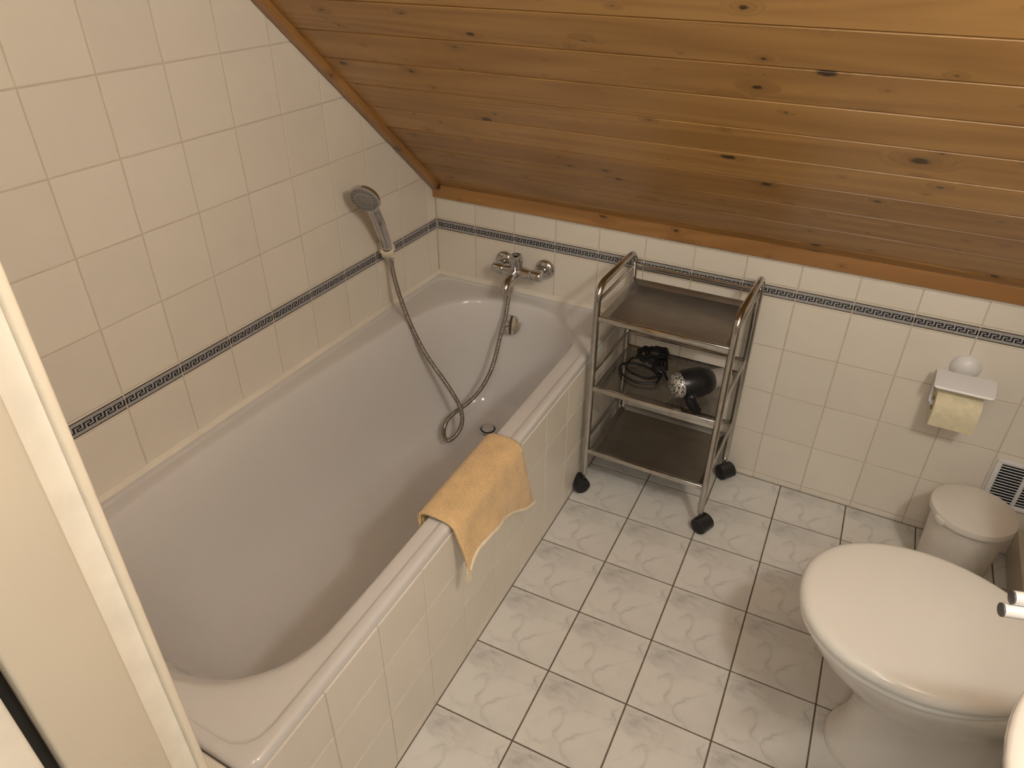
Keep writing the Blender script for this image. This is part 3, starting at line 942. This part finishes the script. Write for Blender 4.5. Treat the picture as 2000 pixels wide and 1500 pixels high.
# ------------------------------------------------------------------ rolling steel cart
cx0, cx1, cyf, cyb = 0.738, 1.113, -0.322, -0.030
cart = thing('utility_cart', ((cx0+cx1)/2, (cyf+cyb)/2, 0.0), 'three-tier chromed steel rolling cart beside the bath', 'cart')
cO = Matrix.Translation((-(cx0+cx1)/2, -(cyf+cyb)/2, 0))
HT = 0.716
for x, lab in ((cx0, 'leg_loop'), (cx1, 'leg_loop')):
    R0 = 0.045
    pts = [(x, cyf, 0.062), (x, cyf, HT-R0)]
    for k in range(1, 8):
        a = k/8*math.pi/2; pts.append((x, cyf+R0*(1-math.cos(a)), HT-R0+R0*math.sin(a)))
    pts += [(x, cyf+R0, HT), (x, cyb-R0, HT)]
    for k in range(1, 8):
        a = k/8*math.pi/2; pts.append((x, cyb-R0+R0*math.sin(a), HT-R0+R0*math.cos(a)))
    pts += [(x, cyb, HT-R0), (x, cyb, 0.062)]
    bm = bmesh.new(); tube(bm, pts, 0.0098, 18)
    part(lab, bm, CARTM, cart, cO)
for zi, zs in enumerate((0.622, 0.392, 0.160)):
    # tray: flat sheet, front lip rolled, shallow turned-up ends
    bm = bmesh.new()
    xa, xb, ya, yb = cx0+0.010, cx1-0.010, cyf+0.002, cyb-0.002
    e = 0.016
    ringz = [(0.0, 0.004, 0.0), (0.0015, 0.0, 0.0), (0.010, -0.006, 0.0)]
    rr = []
    for ins, z, _ in [(0.0, -0.004, 0), (0.0, 0.005, 0), (0.0015, 0.006, 0), (0.004, 0.004, 0), (0.014, -0.007, 0), (0.018, -0.008, 0)]:
        rr.append([(xa+ins, ya+ins, zs+z), (xb-ins, ya+ins, zs+z), (xb-ins, yb-ins, zs+z), (xa+ins, yb-ins, zs+z)])
    rr.append([(xa+0.02, ya+0.02, zs-0.0081), (xb-0.02, ya+0.02, zs-0.0081), (xb-0.02, yb-0.02, zs-0.0081), (xa+0.02, yb-0.02, zs-0.0081)])
    loft(bm, rr, True, False, True)
    sh = part('shelf', bm, SHEET if zi != 1 else [PERF], cart, cO, 30)
    if zi == 1: sh['label'] = 'middle shelf of perforated sheet'
    # front rail of the shelf
    bm = bmesh.new(); box(bm, cx0+0.006, cx1-0.006, cyf-0.006, cyf+0.005, zs-0.010, zs+0.006, 0.0025, 3)
    part('front_rail', bm, CARTM, sh)
    # raised gallery rails on the sides and at the back
    zg = zs+0.047
    for x in (cx0, cx1):
        bm = bmesh.new(); tube(bm, [(x, cyf+0.006, zg), (x, cyb-0.006, zg)], 0.0052, 12)
        part('side_rail', bm, CARTM, sh)
    bm = bmesh.new(); tube(bm, [(cx0+0.006, cyb, zg), (cx1-0.006, cyb, zg)], 0.0052, 12)
    part('back_rail', bm, CARTM, sh)
def caster(x, y, swing):
    M0 = Matrix.Translation((x, y, 0)) @ Matrix.Rotation(swing, 4, 'Z')
    bm = bmesh.new()
    lathe(bm, [(0.0055, 0.040), (0.0055, 0.070)], 12, M0, True, True)
    cs = part('caster_stem', bm, CARTM, cart, cO)
    for sx in (-1, 1):
        bm = bmesh.new()
        W_ = M0 @ Matrix.Translation((sx*0.0125, -0.012, 0.0256)) @ Matrix.Rotation(math.pi/2, 4, 'Y')
        lathe(bm, [(0.005, -0.0112), (0.020, -0.0105), (0.0252, -0.0065), (0.0256, 0.0), (0.0252, 0.0065), (0.020, 0.0105), (0.005, 0.0112)], 24, W_, True, True)
        part('wheel', bm, RUBBER, cs)
    bm = bmesh.new()
    rings = []
    for k in range(11):
        a = -0.25+k/10*(math.pi*0.80)
        rings.append([M0 @ Vector((xx, -0.012-rr*math.cos(a), 0.0256+rr*math.sin(a))) for xx, rr in ((-0.0245, 0.019), (-0.0235, 0.0275), (0.0235, 0.0275), (0.0245, 0.019))])
    loft(bm, rings, True, True, True)
    part('wheel_hood', bm, BLACKP, cs)
    return cs
caster(cx0, cyf, -0.7); caster(cx1, cyf, 1.2); caster(cx1, cyb-0.010, 0.95); caster(cx0, cyb-0.010, 0.8)

# ------------------------------------------------------------------ hair dryer with its cord
ZD = 0.3845
dry = thing('hair_dryer', (1.0, -0.23, ZD), 'black hair dryer with silver intake and coiled cord on middle shelf', 'hair dryer')
dO = Matrix.Translation((-1.0, 0.23, -ZD))
ax = Vector((0.70, 0.70, 0.02)).normalized()
A0 = Vector((0.968, -0.258, ZD+0.0460))
DMx = axis_matrix(A0, ax, (0, 0, 1))
bm = bmesh.new()
lathe(bm, [(0.0375, 0.012), (0.0400, 0.020), (0.0430, 0.034), (0.0440, 0.055), (0.0432, 0.080), (0.0400, 0.098), (0.0325, 0.110), (0.0300, 0.114)], 40, DMx, True, True)
part('dryer_body', bm, BLACKP, dry, dO)
bm = bmesh.new()
lathe(bm, [(0.038, 0.020), (0.0378, 0.006), (0.0350, -0.004), (0.027, -0.010), (0.013, -0.0135), (0.002, -0.014)], 40, DMx, False, True)
part('air_intake', bm, GRILLE, dry, dO)
bm = bmesh.new()
lathe(bm, [(0.0290, 0.108), (0.0285, 0.140), (0.0265, 0.168), (0.0245, 0.168), (0.0240, 0.150)], 36, DMx, True, True)
part('air_outlet', bm, SILVERP, dry, dO)
# handle folded out towards the front of the shelf
bm = bmesh.new()
hs_ = A0+ax*0.052
hp_ = [hs_+Vector((0.0, -0.012, -0.012)), hs_+Vector((0.012, -0.034, -0.022)), Vector((1.020, -0.268, ZD+0.0165)), Vector((1.036, -0.288, ZD+0.0150)), Vector((1.048, -0.302, ZD+0.0140))]
hp_ = catmull(hp_, 6)
tube(bm, hp_, [0.0175-0.004*i/(len(hp_)-1) for i in range(len(hp_))], 16)
part('dryer_handle', bm, BLACKP, dry, dO)
# cord: loops lying on the shelf, bundle at the back
def loop_path(c, a, b, rot, tilt, turns, jit, seed, zlift=0.0):
    rnd = random.Random(seed); out = []
    for k in range(int(turns*18)+1):
        t = 2*math.pi*k/18
        x, y = a*math.cos(t), b*math.sin(t)
        p = Vector((x*math.cos(rot)-y*math.sin(rot), x*math.sin(rot)+y*math.cos(rot), 0))
        p.z = tilt*y + zlift
        out.append(Vector(c)+p+Vector((rnd.uniform(-jit, jit), rnd.uniform(-jit, jit), rnd.uniform(0, jit))))
    return out
zc = ZD+0.0045
cord = []
cord += loop_path((0.836, -0.182, zc+0.002), 0.068, 0.046, -0.35, 0.0, 1.0, 0.002, 3)
cord += [p+Vector((0, 0, 0.006)) for p in loop_path((0.846, -0.150, zc+0.004), 0.060, 0.052, 0.3, 0.12, 1.0, 0.004, 4)]
cord += loop_path((0.845, -0.098, zc+0.022), 0.042, 0.030, 0.2, 0.2, 4.2, 0.008, 5)
cord += loop_path((0.858, -0.090, zc+0.032), 0.030, 0.034, 1.1, -0.2, 3.2, 0.007, 6)
bm = bmesh.new(); tube(bm, catmull(cord, 3), 0.0039, 8)
part('cord', bm, RUBBER, dry, dO)
bm = bmesh.new()
tube(bm, catmull([(0.875, -0.110, zc+0.014), (0.893, -0.125, zc+0.008), (0.906, -0.150, zc+0.006), (0.93, -0.185, zc+0.004), (0.965, -0.215, zc+0.006), hp_[-1] if False else (0.99, -0.235, zc+0.012)], 6), 0.0036, 8)
part('cord', bm, RUBBER, dry, dO)
bm = bmesh.new()
box(bm, -0.016, 0.016, -0.012, 0.012, 0.0, 0.034, 0.005, 3, axis_matrix((0.872, -0.138, zc+0.014), (0.75, -0.62, 0.15)))
pl = part('plug', bm, RUBBER, dry, dO)
for sy in (-1, 1):
    bm = bmesh.new()
    lathe(bm, [(0.0024, 0.030), (0.0024, 0.050), (0.0016, 0.053)], 10, axis_matrix((0.872, -0.138, zc+0.014), (0.75, -0.62, 0.15)) @ Matrix.Translation((sy*0.0095, 0, 0)), True, True)
    part('pin', bm, CHROME, pl)

# ------------------------------------------------------------------ toilet paper holder and roll
TX = 1.662
tph = thing('paper_holder', (TX, 0.0, 0.55), 'white plastic toilet paper holder with round suction dome on back wall', 'holder')
pO = Matrix.Translation((-TX, 0, -0.55))
bm = bmesh.new()
lathe(bm, [(0.0365, 0.0), (0.0365, 0.004), (0.034, 0.010), (0.027, 0.019), (0.016, 0.025), (0.004, 0.027)], 36, axis_matrix((1.6585, 0.0, 0.5585), (0, -1, 0)), False, True)
part('suction_dome', bm, PLASTIC, tph, pO)
bm = bmesh.new()
# cover: thin sheet from the wall, bending down at the front, rounded front corners
prof = []
for k in range(9):
    t = k/8
    prof.append((-0.046-0.052*t, 0.5595-0.021*t+0.003*math.sin(math.pi*t)))
prof += [(-0.1000, 0.5355), (-0.1010, 0.5330)]
xa, xb = TX-0.0685, TX+0.0685
rings_t, rings_b = [], []
for i, (y, z) in enumerate(prof):
    ins = 0.0 if i < len(prof)-2 else (0.0025 if i == len(prof)-2 else 0.008)
    rings_t.append([(xa+ins, y, z), (xb-ins, y, z)])
    rings_b.append([(xb-ins, y+0.0015, z-0.0026), (xa+ins, y+0.0015, z-0.0026)])
loft(bm, [a+b for a, b in zip(rings_t, rings_b)], True, True, True)
part('cover_flap', bm, PLASTIC, tph, pO, 50)
bm = bmesh.new()
box(bm, TX-0.058, TX+0.058, -0.014, 0.0, 0.505, 0.540, 0.003, 2)
for x in (TX-0.05, TX+0.05): box(bm, x-0.004, x+0.004, -0.052, -0.010, 0.520, 0.5440, 0.002, 2)
part('back_plate', bm, PLASTIC, tph, pO)
for x in (TX-0.060, TX+0.058):
    bm = bmesh.new()
    tube(bm, catmull([(x, -0.012, 0.540), (x, -0.022, 0.505), (x, -0.040, 0.480), (x, -0.060, 0.466)], 5), 0.0042, 10)
    part('side_arm', bm, PLASTIC, tph, pO)
bm = bmesh.new()
tube(bm, [(TX-0.060, -0.060, 0.466), (TX+0.058, -0.060, 0.466)], 0.008, 14)
part('spindle', bm, PLASTIC, tph, pO)
roll = thing('toilet_roll', (TX, -0.060, 0.466), 'cream toilet paper roll hanging under the white holder flap', 'toilet paper')
rM = axis_matrix((-0.052, 0, 0), (1, 0, 0), (0, 0, 1))
bm = bmesh.new()
lathe(bm, [(0.020, 0.0), (0.046, 0.0), (0.047, 0.002), (0.047, 0.102), (0.046, 0.104), (0.020, 0.104), (0.020, 0.0)], 48, rM, False, False)
part('paper', bm, PAPER, roll)
bm = bmesh.new()
lathe(bm, [(0.0185, -0.001), (0.020, -0.001), (0.020, 0.105), (0.0185, 0.105), (0.0185, -0.001)], 28, rM, False, False)
part('cardboard_core', bm, simple('cardboard', (0.45, 0.33, 0.2), 0.9), roll)
bm = bmesh.new()
pr = []
for k in range(10):
    a = math.radians(150-k*14); pr.append((0.0475*-math.sin(a)*1.0, 0.0475*math.cos(a)))
sheet = [(-0.0478*math.cos(math.radians(t)), 0.0478*math.sin(math.radians(t))) for t in (60, 40, 20, 0, -15)] + [(-0.0450, -0.030), (-0.0430, -0.045)]
loft(bm, [[(-0.052, y, z), (0.052, y, z), (0.052, y+0.0008, z), (-0.052, y+0.0008, z)] for y, z in sheet], True, True, True)
part('loose_sheet', bm, PAPER, roll)

# ------------------------------------------------------------------ ventilation grille low on the back wall
vx0, vx1, vz0, vz1 = VENT
vent = thing('vent_grille', ((vx0+vx1)/2, 0.0, vz0), 'white plastic ventilation grille with dark slots low on the back wall', 'vent')
vO = Matrix.Translation((-(vx0+vx1)/2, 0, -vz0))
bm = bmesh.new()
box(bm, vx0, vx1, -0.010, 0.0, vz0, vz0+0.013, 0.003, 2)
box(bm, vx0, vx1, -0.010, 0.0, vz1-0.013, vz1, 0.003, 2)
box(bm, vx0, vx0+0.014, -0.010, 0.0, vz0+0.010, vz1-0.010, 0.003, 2)
box(bm, vx1-0.014, vx1, -0.010, 0.0, vz0+0.010, vz1-0.010, 0.003, 2)
xm = 1.890
box(bm, xm-0.005, xm+0.005, -0.009, 0.0, vz0+0.010, vz1-0.010, 0.002, 2)
part('grille_frame', bm, PLASTIC, vent, vO)
bm = bmesh.new(); box(bm, vx0+0.010, vx1-0.010, -0.0025, -0.0003, vz0+0.010, vz1-0.010)
part('dark_opening', bm, DARKIN, vent, vO)
nsl = 13
for k in range(nsl):
    z = vz0+0.016+(vz1-vz0-0.032)*(k+0.5)/nsl
    for xa, xb in ((vx0+0.012, xm-0.003), (xm+0.003, vx1-0.012)):
        bm = bmesh.new()
        box(bm, xa, xb, -0.0009, 0.0009, -0.0035, 0.0035, M=Matrix.Translation((0, -0.0055, z)) @ Matrix.Rotation(math.radians(52), 4, 'X'))
        part('slat', bm, PLASTIC, vent, vO, smooth=False)

# ------------------------------------------------------------------ pedal-free waste bin
bx, by = 1.770, -0.198
wb = thing('waste_bin', (bx, by, 0.0), 'round off-white plastic waste bin with domed lid behind the toilet', 'bin')
bm = bmesh.new()
lathe(bm, [(0.070, 0.0), (0.0765, 0.003), (0.080, 0.02), (0.091, 0.243), (0.0925, 0.257), (0.0910, 0.257), (0.089, 0.243), (0.078, 0.02), (0.0, 0.012)][:-1], 56, Matrix(), True, True)
part('bin_body', bm, BINM, wb)
bm = bmesh.new()
lathe(bm, [(0.0965, 0.246), (0.1010, 0.248), (0.1018, 0.260), (0.1005, 0.2650), (0.0960, 0.2675), (0.092, 0.2680), (0.083, 0.2715), (0.055, 0.2760), (0.02, 0.2780), (0.003, 0.2782)], 64, Matrix(), False, True)
bl = part('bin_lid', bm, BINM, wb)
for a in (0.55, math.pi+0.75):
    bm = bmesh.new()
    box(bm, 0.095, 0.1085, -0.014, 0.014, 0.244, 0.260, 0.003, 2, Matrix.Rotation(a, 4, 'Z'))
    part('lid_tab', bm, BINM, bl)

# ------------------------------------------------------------------ toilet
tox, toy, trot = 1.62, -0.812, 0.075
wc = thing('toilet', (tox, toy, 0.0), 'white ceramic toilet with closed cream lid by the right wall', 'toilet', trot)
def egg(front, back, hw, cx, n=72, ex=2.0, taper=0.0):
    """plan outline: front tip at -front, rounded back at +back, half width hw, widest at cx"""
    out = []
    for k in range(n):
        a = 2*math.pi*k/n
        c, s = math.cos(a), math.sin(a)
        if c < 0:
            x = cx - (front+cx)*abs(c)**(2/ex)
            y = hw*math.copysign(abs(s)**(2/ex), s)
        else:
            e2 = 2.6
            x = cx + (back-cx)*abs(c)**(2/e2)
            y = hw*(1-taper*(abs(c)**(2/e2))**1.3)*math.copysign(abs(s)**(2/e2), s)
        out.append((x, y))
    return out
LF, LB, LW = 0.212, 0.235, 0.190
def lidring(inset, z, f=LF, b=LB, w=LW): return [(x, y, z) for x, y in egg(f-inset, b-inset, w-inset, 0.012, ex=2.15, taper=0.22)]
# lid
bm = bmesh.new()
loft(bm, [lidring(0.010, 0.405), lidring(0.002, 0.406), lidring(0.0, 0.411), lidring(0.0005, 0.418), lidring(0.004, 0.4255), lidring(0.011, 0.4300), lidring(0.020, 0.4320), lidring(0.05, 0.4345), lidring(0.10, 0.4365), lidring(0.15, 0.4372)], True, True, True)
part('lid', bm, LIDM, wc, None, 60)
# seat
bm = bmesh.new()
loft(bm, [lidring(0.012, 0.386), lidring(0.006, 0.388), lidring(0.005, 0.398), lidring(0.012, 0.4035)], True, True, True)
part('seat', bm, LIDM, wc, None, 60)
# bowl, waist and foot in one ceramic body
prof = [  # z, front, back, halfwidth, centre
    (0.000, 0.072, 0.26, 0.104, 0.06), (0.012, 0.074, 0.26, 0.106, 0.06), (0.022, 0.070, 0.258, 0.102, 0.06), (0.040, 0.061, 0.255, 0.094, 0.06),
    (0.090, 0.048, 0.25, 0.082, 0.07), (0.140, 0.046, 0.25, 0.078, 0.07), (0.190, 0.058, 0.25, 0.085, 0.06), (0.240, 0.094, 0.255, 0.110, 0.05),
    (0.290, 0.140, 0.26, 0.142, 0.03), (0.330, 0.170, 0.265, 0.165, 0.02), (0.362, 0.187, 0.27, 0.176, 0.015), (0.378, 0.191, 0.27, 0.179, 0.012), (0.384, 0.188, 0.268, 0.176, 0.012), (0.386, 0.180, 0.262, 0.168, 0.012)]
rings = []
for z, f, b, w, cc in prof:
    rings.append([(x, y, z) for x, y in egg(f, b, w, cc, ex=2.1, taper=0.25)])
bm = bmesh.new(); loft(bm, rings, True, True, True)
part('bowl', bm, CERAMIC, wc, None, 70)
for sy in (-1, 1):
    bm = bmesh.new()
    lathe(bm, [(0.010, 0.382), (0.012, 0.386), (0.012, 0.418), (0.009, 0.422)], 16, Matrix.Translation((0.222, sy*0.075, 0)), True, True)
    part('hinge', bm, LIDM, wc)
bm = bmesh.new()
box(bm, 0.232, 0.395, -0.185, 0.185, 0.36, 0.75, 0.02, 4)
cis = part('cistern', bm, CERAMIC, wc)
bm = bmesh.new(); box(bm, 0.226, 0.398, -0.192, 0.192, 0.75, 0.785, 0.010, 4)
part('cistern_lid', bm, CERAMIC, cis)

# ------------------------------------------------------------------ washbasin on the right wall
bsx, bsy = XR, -1.43
BDX = XR-1.982
wbn = thing('washbasin', (bsx, bsy, 0.83), 'white ceramic washbasin edge on the right wall nearest the viewer', 'basin')
def basin_ring(a, b, z, ex=2.5):
    out = []
    for k in range(41):
        t = math.pi/2+math.pi*k/40
        c, s = math.cos(t), math.sin(t)
        out.append((-(a+BDX)*abs(c)**(2/ex), (b*1.21)*math.copysign(abs(s)**(2/ex), s), z))
    return out
bm = bmesh.new()
loft(bm, [basin_ring(0.12, 0.10, -0.185), basin_ring(0.24, 0.17, -0.15), basin_ring(0.330, 0.225, -0.085), basin_ring(0.362, 0.250, -0.03), basin_ring(0.370, 0.256, -0.010), basin_ring(0.369, 0.255, -0.003), basin_ring(0.364, 0.251, 0.0), basin_ring(0.345, 0.236, 0.0005),
          basin_ring(0.335, 0.228, -0.004), basin_ring(0.320, 0.215, -0.030), basin_ring(0.27, 0.18, -0.09), basin_ring(0.16, 0.11, -0.125)], True, True, True)
part('basin_bowl', bm, CERAMIC, wbn, None, 60)

# ------------------------------------------------------------------ swivelling towel rail by the basin
rail = thing('towel_rail', (XR, -1.09, 0.864), 'pale two-arm towel rail with dark end caps reaching over the toilet lid', 'towel rail')
bm = bmesh.new(); box(bm, -0.012, 0.0, -0.018, 0.018, -0.022, 0.026, 0.004, 3)
part('rail_bracket', bm, ALU, rail)
for tip, z in (((1.606, -1.212), -0.008), ((1.612, -1.203), 0.0075)):
    a = Vector((-0.012, 0.0, z)); b = Vector((tip[0]-XR, tip[1]+1.09, z))
    bm = bmesh.new(); tube(bm, [a, b], 0.0082, 20)
    arm = part('rail_arm', bm, ALU, rail)
    dd = (b-a).normalized()
    bm = bmesh.new(); tube(bm, [b-dd*0.0012, b+dd*0.0008, b+dd*0.0012], [0.0083, 0.0083, 0.0078], 20)
    e = part('end_cap', bm, DARKGREY, arm); e['label'] = 'dark grey end cap'
